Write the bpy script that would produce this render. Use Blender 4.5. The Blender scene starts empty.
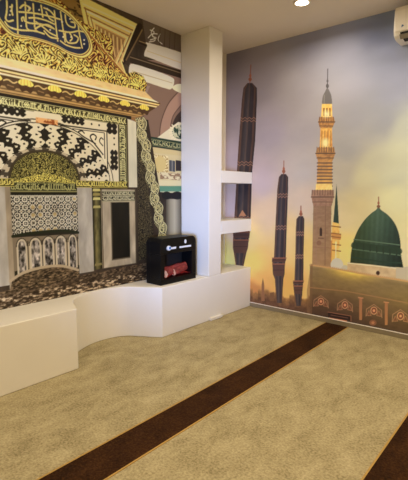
import bpy, bmesh, math, random
import numpy as np
from mathutils import Matrix, Vector

SC = bpy.context.scene
COL = SC.collection
H = 2.7
# ------------------------------------------------------------------ camera
CF, YAW, PITCH, ROLL, CX, CY, CZ = 416.786, 0.7049, -0.1135, 0.0032, 2.8435, -3.707, 1.2274
_c, _s = math.cos(YAW), math.sin(YAW)
FW = np.array([-_s * math.cos(PITCH), _c * math.cos(PITCH), math.sin(PITCH)])
_R0 = np.array([_c, _s, 0.0]); _U0 = np.cross(_R0, FW)
RT = _R0 * math.cos(ROLL) + _U0 * math.sin(ROLL)
UP = -_R0 * math.sin(ROLL) + _U0 * math.cos(ROLL)
CAM = np.array([CX, CY, CZ])


def on(q, ax, v):
    """the point of the plane (axis ax = v) that was traced at photo position q"""
    d = FW + RT * (q[0] - 204) / CF - UP * (q[1] - 240) / CF
    return CAM + d * ((v - CAM[ax]) / d[ax])


cd = bpy.data.cameras.new('camera')
cd.sensor_fit = 'HORIZONTAL'; cd.sensor_width = 36; cd.lens = 36 * CF / 408; cd.clip_start = .02
cam = bpy.data.objects.new('camera', cd); COL.objects.link(cam)
cam.matrix_world = Matrix(((RT[0], UP[0], -FW[0], CX), (RT[1], UP[1], -FW[1], CY), (RT[2], UP[2], -FW[2], CZ), (0, 0, 0, 1)))
SC.camera = cam
SC.view_settings.view_transform = 'Standard'
SC.view_settings.look = 'None'
SC.cycles.use_denoising = True
SC.cycles.max_bounces = 8


# ------------------------------------------------------------------ colours and materials
def lin(c):
    c = np.asarray(c, float) / 255.0
    return np.where(c <= .04045, c / 12.92, ((c + .055) / 1.055) ** 2.4)


def L4(c):
    return tuple(float(x) for x in lin(c)) + (1.0,)


def mat(name, c, rough=.6, metal=0, noise=0.0, nscale=20, bump=0.0, bscale=200, emit=None, estr=0, spec=.5):
    m = bpy.data.materials.new(name); m.use_nodes = True
    nt = m.node_tree; b = nt.nodes['Principled BSDF']
    b.inputs['Roughness'].default_value = rough; b.inputs['Metallic'].default_value = metal
    b.inputs['Specular IOR Level'].default_value = spec
    tc = nt.nodes.new('ShaderNodeTexCoord')
    n = nt.nodes.new('ShaderNodeTexNoise'); n.inputs['Scale'].default_value = nscale; n.inputs['Detail'].default_value = 4
    nt.links.new(tc.outputs['Object'], n.inputs['Vector'])
    r = nt.nodes.new('ShaderNodeValToRGB')
    base = np.array(L4(c))
    r.color_ramp.elements[0].position = .3; r.color_ramp.elements[1].position = .7
    r.color_ramp.elements[0].color = tuple(base[:3] * (1 - noise)) + (1,)
    r.color_ramp.elements[1].color = tuple(np.minimum(base[:3] * (1 + noise), 1)) + (1,)
    nt.links.new(n.outputs['Fac'], r.inputs['Fac']); nt.links.new(r.outputs['Color'], b.inputs['Base Color'])
    if bump:
        n2 = nt.nodes.new('ShaderNodeTexNoise'); n2.inputs['Scale'].default_value = bscale; n2.inputs['Detail'].default_value = 3
        nt.links.new(tc.outputs['Object'], n2.inputs['Vector'])
        bp = nt.nodes.new('ShaderNodeBump'); bp.inputs['Strength'].default_value = bump; bp.inputs['Distance'].default_value = .003
        nt.links.new(n2.outputs['Fac'], bp.inputs['Height']); nt.links.new(bp.outputs['Normal'], b.inputs['Normal'])
    if emit is not None:
        b.inputs['Emission Color'].default_value = L4(emit); b.inputs['Emission Strength'].default_value = estr
    return m


def mural_mat(name, rough=.55):
    m = bpy.data.materials.new(name); m.use_nodes = True
    nt = m.node_tree; b = nt.nodes['Principled BSDF']
    a = nt.nodes.new('ShaderNodeAttribute'); a.attribute_name = 'print'
    nt.links.new(a.outputs['Color'], b.inputs['Base Color'])
    b.inputs['Roughness'].default_value = rough; b.inputs['Specular IOR Level'].default_value = .25
    return m


def carpet_mat(name, dark, mid, light, contrast=1.0):
    m = bpy.data.materials.new(name); m.use_nodes = True
    nt = m.node_tree; b = nt.nodes['Principled BSDF']; N = nt.nodes.new; K = nt.links.new
    b.inputs['Roughness'].default_value = .95; b.inputs['Specular IOR Level'].default_value = .1
    tc = N('ShaderNodeTexCoord')
    mp = N('ShaderNodeMapping'); mp.inputs['Scale'].default_value = (1, .6, 1); mp.inputs['Rotation'].default_value = (0, 0, .5)
    K(tc.outputs['Object'], mp.inputs['Vector'])
    n1 = N('ShaderNodeTexNoise'); n1.inputs['Scale'].default_value = 7.5; n1.inputs['Detail'].default_value = 10
    n1.inputs['Roughness'].default_value = .74; n1.inputs['Distortion'].default_value = .35
    K(mp.outputs['Vector'], n1.inputs['Vector'])
    n2 = N('ShaderNodeTexNoise'); n2.inputs['Scale'].default_value = 90; n2.inputs['Detail'].default_value = 4
    K(tc.outputs['Object'], n2.inputs['Vector'])
    mx = N('ShaderNodeMath'); mx.operation = 'MULTIPLY_ADD'; mx.inputs[1].default_value = .52
    K(n2.outputs['Fac'], mx.inputs[0])
    ml = N('ShaderNodeMath'); ml.operation = 'MULTIPLY'; ml.inputs[1].default_value = .55
    K(n1.outputs['Fac'], ml.inputs[0]); K(ml.outputs[0], mx.inputs[2])
    r = N('ShaderNodeValToRGB'); e = r.color_ramp.elements
    e[0].position = .54 - .13 / contrast; e[0].color = L4(dark); e[1].position = .54 + .13 / contrast; e[1].color = L4(light)
    x = e.new(.54); x.color = L4(mid)
    K(mx.outputs[0], r.inputs['Fac']); K(r.outputs['Color'], b.inputs['Base Color'])
    n3 = N('ShaderNodeTexNoise'); n3.inputs['Scale'].default_value = 260; n3.inputs['Detail'].default_value = 2
    K(tc.outputs['Object'], n3.inputs['Vector'])
    bp = N('ShaderNodeBump'); bp.inputs['Strength'].default_value = .7; bp.inputs['Distance'].default_value = .006
    K(n3.outputs['Fac'], bp.inputs['Height']); K(bp.outputs['Normal'], b.inputs['Normal'])
    return m


M = {}
M['wall'] = mat('painted_wall', (236, 226, 205), .7, noise=.015, nscale=6, bump=.05, bscale=300)
M['white'] = mat('white_plaster', (229, 223, 208), .55, noise=.012, nscale=5, bump=.04, bscale=250)
M['ceiling'] = mat('ceiling_paint', (232, 222, 210), .8, noise=.015, nscale=3)
M['floor'] = mat('screed', (120, 110, 100), .9, noise=.1)
M['carpet'] = carpet_mat('beige_carpet', (136, 124, 90), (171, 157, 119), (192, 178, 139))
M['stripe'] = carpet_mat('brown_carpet', (38, 22, 9), (56, 33, 15), (76, 48, 24))
M['edging'] = mat('yellow_thread', (176, 140, 72), .9, noise=.15, nscale=150)
M['skirting'] = mat('skirting_tile', (138, 126, 102), .5, noise=.05, nscale=8)
M['skirt_white'] = mat('white_strip', (240, 235, 225), .4)
M['plastic'] = mat('white_plastic', (246, 241, 232), .35, noise=.01)
M['dark_slot'] = mat('dark_slot', (28, 26, 24), .7)
M['grey_slot'] = mat('grey_vane', (150, 140, 122), .5)
M['blue'] = mat('blue_print', (60, 110, 160), .5)
M['black'] = mat('black_gloss', (8, 8, 9), .38, noise=.05, spec=.25)
M['matt_black'] = mat('matt_black', (8, 7, 7), .8)
M['silver'] = mat('silver_print', (205, 208, 214), .35, emit=(205, 210, 220), estr=.12)  # faint self-glow added to brighten the silver parts
M['log'] = mat('ember_log', (98, 38, 30), .8, noise=.75, nscale=34, bump=.6, bscale=60, emit=(190, 24, 16), estr=.13)
M['log_end'] = mat('log_end', (215, 160, 120), .8, noise=.25, nscale=60)
M['ember'] = mat('ember_bed', (110, 22, 14), .8, noise=.7, nscale=50, bump=.8, bscale=50, emit=(200, 30, 20), estr=.16)
M['rim'] = mat('lamp_rim', (235, 228, 210), .4)
M['glow'] = mat('lamp_glass', (255, 245, 225), .4, emit=(255, 240, 210), estr=9)


# ------------------------------------------------------------------ mesh helpers
def obj(name, bm, m, parent=None, smooth=False, bevel=0, seg=2):
    me = bpy.data.meshes.new(name)
    bmesh.ops.recalc_face_normals(bm, faces=bm.faces)
    bm.to_mesh(me); bm.free()
    for k in (m if isinstance(m, list) else [m]):
        me.materials.append(k)
    if smooth:
        for p in me.polygons: p.use_smooth = True
    o = bpy.data.objects.new(name, me); COL.objects.link(o)
    if parent: o.parent = parent; o.matrix_parent_inverse = Matrix.Translation(parent.location).inverted()
    if bevel:
        b = o.modifiers.new('soft_edges', 'BEVEL'); b.width = bevel; b.segments = seg; b.limit_method = 'ANGLE'; b.angle_limit = math.radians(40)
    return o


def box(bm, a, b):
    vs = [bm.verts.new((x, y, z)) for x in (a[0], b[0]) for y in (a[1], b[1]) for z in (a[2], b[2])]
    for f in ((0, 1, 3, 2), (4, 6, 7, 5), (0, 4, 5, 1), (2, 3, 7, 6), (0, 2, 6, 4), (1, 5, 7, 3)):
        bm.faces.new([vs[i] for i in f])
    return bm


def B(a, b): return box(bmesh.new(), a, b)


def prism(pts, d0, d1, axis):
    """polygon pts extruded along axis from d0 to d1 (axis x: pts are (y,z); y: (x,z); z: (x,y))"""
    bm = bmesh.new()
    def P(p, d): return {0: (d, p[0], p[1]), 1: (p[0], d, p[1]), 2: (p[0], p[1], d)}[axis]
    a = [bm.verts.new(P(p, d0)) for p in pts]; b = [bm.verts.new(P(p, d1)) for p in pts]
    bm.faces.new(a); bm.faces.new(b[::-1])
    for i in range(len(pts)):
        j = (i + 1) % len(pts); bm.faces.new((a[i], a[j], b[j], b[i]))
    return bm


def spline(pts, n=8, closed=False):
    pts = [np.array(p, float) for p in pts]; N = len(pts); out = []
    for i in range(N if closed else N - 1):
        if closed: p0, p1, p2, p3 = pts[i - 1], pts[i], pts[(i + 1) % N], pts[(i + 2) % N]
        else: p0, p1, p2, p3 = pts[max(i - 1, 0)], pts[i], pts[i + 1], pts[min(i + 2, N - 1)]
        for k in range(n):
            t = k / n
            out.append(.5 * (2 * p1 + (p2 - p0) * t + (2 * p0 - 5 * p1 + 4 * p2 - p3) * t * t + (3 * p1 - p0 - 3 * p2 + p3) * t ** 3))
    if not closed: out.append(pts[-1])
    return out


def thing(name, label, cat, loc=(0, 0, 0), group=None):
    o = bpy.data.objects.new(name, None); COL.objects.link(o); o.location = loc; o.empty_display_size = .1
    return tag(o, label, cat, group)


def tag(o, label, cat, group=None):
    o['label'] = label; o['category'] = cat
    if group: o['group'] = group
    return o


def struct(name, bm, m, **k):
    o = obj(name, bm, m, **k); o['kind'] = 'structure'; return o


# ------------------------------------------------------------------ printed murals: flat colour fields on the wall
class Canvas:
    """a mural print: a fine grid of points on a wall, painted in wall metres (u along the wall, z up)"""
    def __init__(s, us, zs, tr):
        s.us, s.zs, s.tr = us, zs, tr
        s.U, s.Z = np.meshgrid(us, zs)
        s.img = np.zeros(s.U.shape + (3,)); s.mask = None; s.w = .0034

    def pts(s, P): return [s.tr(p) for p in P]

    def win(s, P, pad=.02):
        P = np.array(P)
        i0, i1 = np.searchsorted(s.us, (P[:, 0].min() - pad, P[:, 0].max() + pad))
        j0, j1 = np.searchsorted(s.zs, (P[:, 1].min() - pad, P[:, 1].max() + pad))
        return slice(max(j0, 0), j1), slice(max(i0, 0), i1)

    def blend(s, sl, cov, col):
        if callable(col): col = col(s.U[sl], s.Z[sl])
        col = np.asarray(col, float)
        if s.mask is not None: cov = cov * s.mask[sl]
        s.img[sl] = s.img[sl] * (1 - cov[..., None]) + col * cov[..., None]

    @staticmethod
    def segdist(U, Z, a, b):
        d = b - a; t = ((U - a[0]) * d[0] + (Z - a[1]) * d[1]) / max(d @ d, 1e-12); t = np.clip(t, 0, 1)
        return np.hypot(U - a[0] - t * d[0], Z - a[1] - t * d[1])

    def cover(s, P, sl, soft=None):
        U, Z = s.U[sl], s.Z[sl]; P = np.array(P); D = np.full(U.shape, 9.); ins = np.zeros(U.shape, bool)
        for i in range(len(P)):
            a, b = P[i - 1], P[i]
            D = np.minimum(D, s.segdist(U, Z, a, b))
            if a[1] != b[1]:
                ins ^= ((a[1] > Z) != (b[1] > Z)) & (U < (b[0] - a[0]) * (Z - a[1]) / (b[1] - a[1]) + a[0])
        return np.clip(.5 + np.where(ins, D, -D) / (soft or s.w), 0, 1)

    def wpoly(s, P, col, mirror=None, soft=None, a=1.0):
        for Q in ([P] if mirror is None else [P, [(2 * mirror - p[0], p[1]) for p in P]]):
            sl = s.win(Q, (soft or 0) + .02)
            if s.U[sl].size: s.blend(sl, s.cover(Q, sl, soft) * a, col)

    def wstroke(s, P, wd, col, mirror=None, a=1.0):
        for Q in ([P] if mirror is None else [P, [(2 * mirror - p[0], p[1]) for p in P]]):
            sl = s.win(Q, wd + .02)
            if not s.U[sl].size: continue
            D = np.full(s.U[sl].shape, 9.); Q = np.array(Q)
            for i in range(len(Q) - 1): D = np.minimum(D, s.segdist(s.U[sl], s.Z[sl], Q[i], Q[i + 1]))
            s.blend(sl, np.clip(.5 - (D - wd / 2) / s.w, 0, 1) * a, col)

    def poly(s, P, col, **k): s.wpoly(s.pts(P), col, **k)
    def stroke(s, P, wd, col, **k): s.wstroke(s.pts(P), wd, col, **k)
    def curve(s, P, wd, col, **k): s.wstroke(s.pts(spline(P, 6)), wd, col, **k)
    def blob(s, P, col, **k): s.wpoly(s.pts(spline(P, 5, True)), col, **k)

    def ell(s, c, rx, ry, col, **k):
        s.poly([(c[0] + rx * math.cos(t * .2618), c[1] + ry * math.sin(t * .2618)) for t in range(24)], col, **k)

    sat, con, piv, lift = 1.0, 1.0, 110.0, 1.0

    def tone(s, c):
        g = c @ np.array((.3, .59, .11)); c = g[..., None] + (c - g[..., None]) * s.sat
        return (piv_ := s.piv) + (c * s.lift - piv_) * s.con

    def build(s, name, axis, d, m, gain):
        nz, nu = s.U.shape
        co = np.zeros((nz * nu, 3), np.float32)
        co[:, 2] = s.Z.ravel(); co[:, 1 - axis] = s.U.ravel(); co[:, axis] = d
        j, i = np.meshgrid(np.arange(nz - 1), np.arange(nu - 1), indexing='ij'); q = (j * nu + i).ravel()
        fc = np.stack([q, q + 1, q + nu + 1, q + nu], 1)
        if axis == 0: pass
        n = len(fc); me = bpy.data.meshes.new(name)
        me.vertices.add(nz * nu); me.vertices.foreach_set('co', co.ravel())
        me.loops.add(n * 4); me.loops.foreach_set('vertex_index', fc.astype(np.int32).ravel())
        me.polygons.add(n); me.polygons.foreach_set('loop_start', np.arange(0, n * 4, 4, dtype=np.int32))
        me.update(calc_edges=True)
        at = me.color_attributes.new('print', 'FLOAT_COLOR', 'POINT')
        rgba = np.ones((nz * nu, 4), np.float32)
        rgba[:, :3] = np.clip((lin(np.clip(s.tone(s.img), 0, 255)) * gain).reshape(-1, 3), 0, .93)
        at.data.foreach_set('color', rgba.ravel())
        me.materials.append(m)
        o = bpy.data.objects.new(name, me); COL.objects.link(o); return o


def hash2(i, j, k=0):
    v = np.sin(i * 127.1 + j * 311.7 + k * 74.7) * 43758.5453
    return v - np.floor(v)


def vnoise(u, z, k=0):
    i, j = np.floor(u), np.floor(z); f, g = u - i, z - j; f = f * f * (3 - 2 * f); g = g * g * (3 - 2 * g)
    return ((hash2(i, j, k) * (1 - f) + hash2(i + 1, j, k) * f) * (1 - g) + (hash2(i, j + 1, k) * (1 - f) + hash2(i + 1, j + 1, k) * f) * g)


def fbm(u, z, k=0, o=4):
    t = 0; a = .5
    for n in range(o): t = t + a * vnoise(u * 2 ** n, z * 2 ** n, k + n); a *= .5
    return t / (1 - .5 ** o)


def mixc(a, b, t):
    t = np.clip(t, 0, 1)[..., None]; return np.asarray(a, float) * (1 - t) + np.asarray(b, float) * t


def ramp(t, stops):
    xs = [x for x, _ in stops]; cs = np.array([c for _, c in stops], float)
    return np.stack([np.interp(t, xs, cs[:, k]) for k in range(3)], -1)


def scroll(dark, mid, hi, size, thick=.1):
    """carved arabesque: rows of spiral tendrils with leaves"""
    def f(u, z):
        u2 = u + .25 * size * np.sin(z / size * 4.1); z2 = z + .22 * size * np.sin(u / size * 3.7)
        j = np.floor(z2 / size); a = u2 / size + .5 * (j % 2); i = np.floor(a)
        x = a - i - .5; y = z2 / size - j - .5; r = np.hypot(x, y); th = np.arctan2(y, x)
        sg = np.where((i + j) % 2 == 0, 1., -1.)
        s1 = np.cos(2 * math.pi * (r * 3.0) + sg * th)
        leaf = np.cos(5 * th + sg * r * 14) * np.clip(r * 3 - .3, 0, 1)
        v = s1 * .75 + leaf * .5 + (fbm(u / size * 3, z / size * 3, 5, 3) - .5) * 1.1
        return ramp(v, [(-.35, dark), (-.02, mid), (.55, hi), (1.3, np.minimum(np.array(hi) * 1.12, 255))])
    return f


def lines_noise(dark, light, su, sz, k=0, thr=.5, soft=.12):
    def f(u, z): return mixc(dark, light, (fbm(u / su, z / sz, k, 3) - thr) / soft + .5)
    return f


def marble(c, amp=.12, s=.05, k=0, vert=3.0):
    def f(u, z):
        n = fbm(u / s + .7 * fbm(u / s / 2, z / s / 2, k + 9, 2), z / s / vert, k, 4)
        return np.clip(np.asarray(c, float) * (1 + (n[..., None] - .5) * 2 * amp * 1.6), 0, 255)
    return f


def inscription(cv, P0, P1, h, ground, ink, seed, pitch=.022, mirror=None, wd=.0068):
    """a calligraphy band between two wall points: uprights, bowls and dots in ink on a ground"""
    P0, P1 = np.array(P0), np.array(P1); d = P1 - P0; ln = np.linalg.norm(d); d = d / ln; n = np.array([-d[1], d[0]])
    if n[1] < 0 or (abs(n[1]) < 1e-6 and n[0] > 0): n = -n
    cv.wpoly([P0 - n * h / 2, P1 - n * h / 2, P1 + n * h / 2, P0 + n * h / 2], ground, mirror=mirror)
    rg = random.Random(seed); t = pitch * .4
    W = lambda a, b: P0 + d * a + n * b * h
    while t < ln - pitch * .4:
        k = rg.random()
        if k < .5:
            cv.wstroke([W(t, .4), W(t + rg.uniform(-.15, .1) * pitch, -.22), W(t + pitch * .7, -.28)], wd, ink, mirror=mirror)
        elif k < .8:
            cv.wstroke([W(t - .3 * pitch, .02), W(t, .2), W(t + .3 * pitch, .05), W(t, -.15), W(t + pitch * .8, -.25)], wd, ink, mirror=mirror)
        else:
            cv.wstroke([W(t - .4 * pitch, -.1), W(t, -.34), W(t + .5 * pitch, -.3), W(t + .6 * pitch, .1)], wd, ink, mirror=mirror)
        if rg.random() < .6: cv.wstroke([W(t + .4 * pitch, .3), W(t + .55 * pitch, .34)], wd * 1.1, ink, mirror=mirror)
        t += pitch * rg.uniform(.75, 1.15)
    for sgn in (-.5, .5):
        cv.wstroke([P0 + n * h * sgn, P1 + n * h * sgn], .005, np.array(ink) * .8, mirror=mirror)


def paint_niche():
    us = np.concatenate([np.arange(-4.5, -2.75, .013), np.arange(-2.75, -.7121, .0042), [-.7121]])
    zs = np.arange(.42, 2.7, .0042); zs = np.append(zs, 2.7)
    cv = Canvas(us, zs, lambda p: tuple(on(p, 0, 0.0)[1:]))
    uc = -2.125
    BLK, CRM, GLD, DRK = (42, 35, 26), (214, 192, 154), (212, 172, 72), (52, 40, 28)
    U, Z = cv.U, cv.Z
    cv.img[:] = marble((70, 56, 44), .2, .08)(U, Z)
    mk = dict(mirror=uc)
    # ---- far hall at the side of the niche (mauve vault, beams, green frieze)
    cv.poly([(130, 60), (190, 60), (190, 150), (130, 150)], (134, 104, 88), **mk)
    cv.poly([(135, 84), (150, 86), (142, 104), (134, 100)], (150, 122, 108), **mk)
    cv.blob([(159, 141), (161, 122), (168, 104), (178, 93), (190, 88), (190, 99), (180, 106), (171, 120), (169, 140)], (166, 128, 108), **mk)
    cv.curve([(159, 141), (161, 122), (168, 104), (178, 92)], .012, (104, 78, 66), **mk)
    cv.curve([(170, 130), (173, 116), (182, 104)], .012, (108, 82, 70), **mk)
    cv.blob([(171, 132), (176, 116), (190, 106), (190, 124), (180, 124)], (72, 56, 48), **mk)
    # white gables / tiled pediment
    cv.poly([(154, 140), (178, 122), (190, 124), (190, 146), (154, 141)], (216, 198, 166), **mk)
    cv.ell((180, 132), 8, 7, lines_noise((42, 66, 52), (196, 186, 150), .02, .02, 3), **mk)
    for k in range(9):
        a = 2.4 + k * .28
        cv.stroke([(180 + 8 * math.cos(a), 132 - 8 * math.sin(a)), (180 + 11 * math.cos(a), 132 - 10.5 * math.sin(a))], .012, (222, 206, 170), **mk)
    cv.poly([(147, 136), (190, 143), (190, 152), (147, 146)], (40, 62, 48), **mk)
    inscription(cv, on((149, 141.5), 0, 0)[1:], on((190, 148.2), 0, 0)[1:], .05, (40, 62, 48), (190, 178, 130), 3, .03, mirror=uc)
    cv.poly([(148, 146.5), (190, 152.5), (190, 158), (148, 152)], (204, 180, 130), **mk)
    cv.poly([(148, 152), (190, 157), (190, 187), (148, 186)], (206, 184, 140), **mk)
    cv.poly([(152, 154), (168, 156), (168, 174), (152, 172)], lines_noise((176, 140, 84), (226, 206, 160), .012, .012, 6), **mk)
    cv.ell((160, 164), 6, 8, (208, 180, 120), **mk)
    cv.poly([(169, 160), (175, 161), (175, 172), (169, 171)], (84, 84, 92), **mk)
    cv.poly([(175.5, 160), (181, 161), (181, 171), (175.5, 171)], (60, 50, 52), **mk)
    cv.stroke([(172, 160), (172, 172)], .006, (190, 180, 170), **mk)
    cv.poly([(160, 172), (190, 174), (190, 181), (160, 179)], lines_noise((150, 116, 90), (214, 196, 160), .03, .014, 8), **mk)
    cv.poly([(156, 180), (190, 181), (190, 186), (156, 185.5)], (214, 196, 156), **mk)
    cv.poly([(157, 186), (190, 186), (190, 192), (157, 192)], (96, 142, 118), **mk)
    cv.poly([(157, 191.5), (190, 191.5), (190, 194), (157, 194)], (206, 190, 160), **mk)
    # dark wall behind the lattice and pale drum
    cv.poly([(136, 118), (148, 120), (160, 192), (190, 194), (190, 262), (136, 268)], marble((58, 46, 36), .25, .05, 4), **mk)
    cv.poly([(166, 199), (190, 199), (190, 241), (166, 240)], lambda u, z: ramp((u + .94) / .24, [(0, (70, 62, 52)), (.3, (150, 138, 120)), (.55, (176, 164, 146)), (1, (96, 86, 74))]), **mk)
    for x, rx in ((166.5, 5), (177, 6)):
        cv.ell((x, 195.5), rx, 4, (34, 30, 28), **mk)
    cv.poly([(166, 236), (190, 236), (190, 243), (166, 243)], (84, 74, 62), **mk)
    # ---- ceiling timbers, top right
    cv.poly([(100, -8), (190, 30), (190, 62), (136, 44), (128, 66), (120, 60), (136, 27)], (66, 52, 42), **mk)
    cv.poly([(142, 18), (190, 36), (190, 58), (146, 44)], (88, 72, 64), **mk)
    for P in ([(150, 30), (154, 32), (152, 36), (156, 38), (150, 40)], [(148, 38), (152, 34), (157, 34)], [(154, 28), (151, 33), (155, 40), (149, 42)], [(160, 34), (158, 40), (162, 44)]):
        cv.curve(P, .008, (206, 198, 184), **mk)
    for x in (160, 165, 170, 175): cv.stroke([(x, 28 + (x - 160) * .35), (x - 1, 48 + (x - 160) * .35)], .007, (66, 52, 46), **mk)
    cv.stroke([(139, 43), (190, 62)], .014, (40, 30, 24), **mk)
    cv.stroke([(139, 41), (190, 60)], .006, (150, 118, 80), **mk)
    cv.blob([(147, 46), (149, 43), (190, 57), (190, 72), (150, 58), (144, 55)], (222, 204, 166), **mk)
    cv.stroke([(147, 51), (190, 66)], .006, (176, 152, 116), **mk)
    cv.poly([(130, 55), (190, 73), (190, 81), (130, 63)], (58, 44, 34), **mk)
    cv.stroke([(130, 57), (190, 76)], .007, (138, 112, 82), **mk)
    cv.blob([(129, 67), (133, 64), (150, 69), (171, 77), (174, 82), (171, 89), (164, 88), (140, 80), (130, 77)], (224, 206, 168), **mk)
    cv.stroke([(132, 71), (172, 83)], .006, (170, 146, 110), **mk)
    cv.blob([(172, 88), (178, 84), (190, 86), (190, 94), (180, 93)], (218, 198, 160), **mk)
    cv.stroke([(122, 62), (140, 26)], .05, (48, 36, 28), **mk)
    cv.stroke([(126, 60), (142, 30)], .012, (120, 92, 60), **mk)
    # ---- carved wooden panel with stepped moulding
    cv.poly([(40, -12), (81, 2), (84, 30), (60, 6), (40, 0)], lines_noise((58, 42, 28), (120, 88, 50), .05, .02, 12), **mk)
    cv.poly([(78, -6), (137, 24), (134, 30), (122, 62), (128, 80), (86, 33)], (196, 152, 92), **mk)
    for q, (P, c) in enumerate([([(83, 4), (135, 27)], (232, 192, 120)), ([(84, 8), (133, 30.5)], (120, 84, 46)), ([(86, 11), (131.5, 33)], (238, 206, 140)),
                                ([(88, 16), (129, 36)], (132, 94, 54)), ([(90, 19), (127.5, 38)], (226, 186, 116)), ([(135, 27), (121, 62), (127, 78)], (226, 186, 116)),
                                ([(131, 33), (118, 62)], (128, 92, 54)), ([(127.5, 38), (116, 64)], (222, 182, 116)),
                                ([(82, 3), (88, 32)], (226, 180, 96)), ([(85, 8), (91, 34)], (124, 88, 48)), ([(89, 16), (94, 36)], (224, 180, 104)), ([(91, 19), (96, 38)], (140, 100, 60))]):
        cv.stroke(P, .011, c, **mk)
    cv.poly([(95, 24), (125, 39), (115, 60), (117, 68), (98, 40)], (150, 108, 66), **mk)
    for k in range(7):
        x = 97 + k * 4
        cv.curve([(x, 27 + k * 2.1), (x + .5, 40 + k * 1.8), (x + 2, 46 + k * 2.6)], .009, (204, 162, 104), **mk)
        cv.curve([(x + 2, 28 + k * 2.1), (x + 2.5, 40 + k * 1.9)], .006, (104, 70, 40), **mk)
    # ---- gilded crest: burgundy field behind, gold scrolls in front
    cv.poly([(-60, -20), (60, 0), (88, 33), (128, 80), (140, 92), (-60, 50)], scroll((82, 34, 26), (142, 84, 42), (220, 166, 76), .08), **mk)
    zt = [(-60, 30), (0, 34), (30, 40), (62, 52), (84, 60), (104, 66), (122, 74), (135, 72), (143, 76), (147, 84), (145, 92), (110, 84.5), (0, 59), (-60, 45)]
    cv.poly(zt, scroll((66, 44, 24), (186, 134, 50), (238, 192, 92), .072), **mk)
    for x, y, r in ((43, 58, 9), (20, 50, 7), (69, 64, 6), (100, 73, 6), (137, 82, 6)):
        for k in range(7):
            a = math.pi * (k + .0) / 6
            cv.curve([(x, y + 4), (x + r * .6 * math.cos(a), y + 3 - r * .5 * math.sin(a)), (x + r * math.cos(a + .2), y + 2 - r * .9 * math.sin(a))], .011, (250, 212, 96))
            cv.stroke([(x + r * .3 * math.cos(a + .25), y + 4 - r * .3 * math.sin(a + .25)), (x + r * .8 * math.cos(a + .27), y + 3 - r * .7 * math.sin(a + .27))], .006, (96, 66, 26))
    cv.stroke([(87, 32), (128, 79)], .014, (150, 92, 44), **mk)
    cv.stroke([(88, 31), (129, 78)], .005, (236, 190, 104), **mk)
    # ---- blue cartouche with gold script
    oval = spline([(-3, 10), (2, 21), (14, 33), (33, 37), (54, 43.5), (68, 51), (81, 54), (88.5, 48), (87, 38), (80, 28), (65, 13.5), (46, 4.5), (24, -.5), (8, -3), (-1, 2)], 6, True)
    ow = np.array(cv.pts(oval)); oc = ow.mean(0)
    cv.wpoly([oc + (p - oc) * (1.10, 1.22) for p in ow], (120, 82, 34))
    cv.wpoly([oc + (p - oc) * (1.085, 1.18) for p in ow], (228, 186, 100))
    cv.wpoly([oc + (p - oc) * (1.04, 1.09) for p in ow], (110, 66, 40))
    cv.wpoly([oc + (p - oc) * (1.02, 1.05) for p in ow], (218, 176, 96))
    cv.wpoly(list(ow), lambda u, z: mixc((38, 40, 58), (58, 62, 84), fbm(u / .1, z / .1, 2)))
    cov = np.zeros(cv.U.shape); sl = cv.win(ow); cov[sl] = cv.cover(list(ow), sl); cv.mask = cov
    G = (214, 172, 104)
    for P in ([(6.6, 1), (6.8, 8), (6.4, 13), (5.6, 18.5), (8.2, 21.4), (13, 20.4)], [(16.5, 0), (17.3, 20), (17.9, 36)], [(25, 2.5), (25.6, 14), (26.4, 27), (29.4, 30.3)],
              [(33, 4), (34, 18), (34.8, 28), (37.4, 31.6)], [(54.2, 11), (55.6, 25), (57.6, 41)], [(41, 5.6), (42, 12), (42.6, 17)], [(5, 22), (9, 26.8), (19, 30), (34, 31), (44, 34)],
              [(22, 21), (21.6, 18.4), (23.6, 17.4), (24.6, 21), (30, 23.2), (42, 24.4), (53, 28.4)], [(19, 12), (26, 12.4), (36, 13.6), (48, 16), (60, 19.4)],
              [(29, 18), (36, 18), (46, 20.6), (54, 24.2)], [(35, 29), (41, 25.6), (48, 25), (54, 29)], [(60.4, 12), (62.4, 26), (65, 42)],
              [(65, 15), (66, 22), (69, 26), (74.5, 27.4), (74.4, 23), (71, 22)], [(59, 30.6), (70, 32.4), (79, 31), (86, 33)], [(78, 25), (79.6, 36), (82, 48)],
              [(65, 33), (66, 40), (69, 43), (76, 42.6), (78, 38), (74, 35)], [(60.4, 41), (66, 45), (74, 47.6), (80, 48)], [(44, 8), (50, 11), (55, 17)],
              [(36, 22), (44, 28), (50, 33), (56, 36)], [(20, 8), (24, 5), (30, 8), (28, 11)], [(46, 12), (49, 18), (53, 21)], [(69, 32), (72, 38), (70, 41)], [(12, 5), (11.6, 10), (12.4, 15)], [(44, 31), (50, 37), (58, 38.6)]):
        cv.curve(P, .0125, (120, 84, 60)); cv.curve(P, .0105, G)
    for x, y in ((10, 7), (10.6, 11), (9.6, 15), (21, 26), (29, 8), (47, 9), (62, 22), (70, 19), (76, 21), (71, 37), (63, 37), (84, 40), (84, 44), (12, 28), (39, 10), (50, 30)):
        cv.ell((x, y), .9, .9, (224, 196, 150))
    cv.mask = None
    # ---- cornice
    def hz(z0, z1, c, r=-1.2, extra=0.0):
        cv.wpoly([(2 * uc - r - 2.2, z0), (r - extra, z0), (r, z1), (2 * uc - r - 2.2, z1)], c)
    rgt = [(2.10, -1.165), (2.045, -1.06), (2.035, -.985), (2.015, -1.0), (1.93, -1.13), (1.90, -1.19), (1.865, -1.27)]
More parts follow.
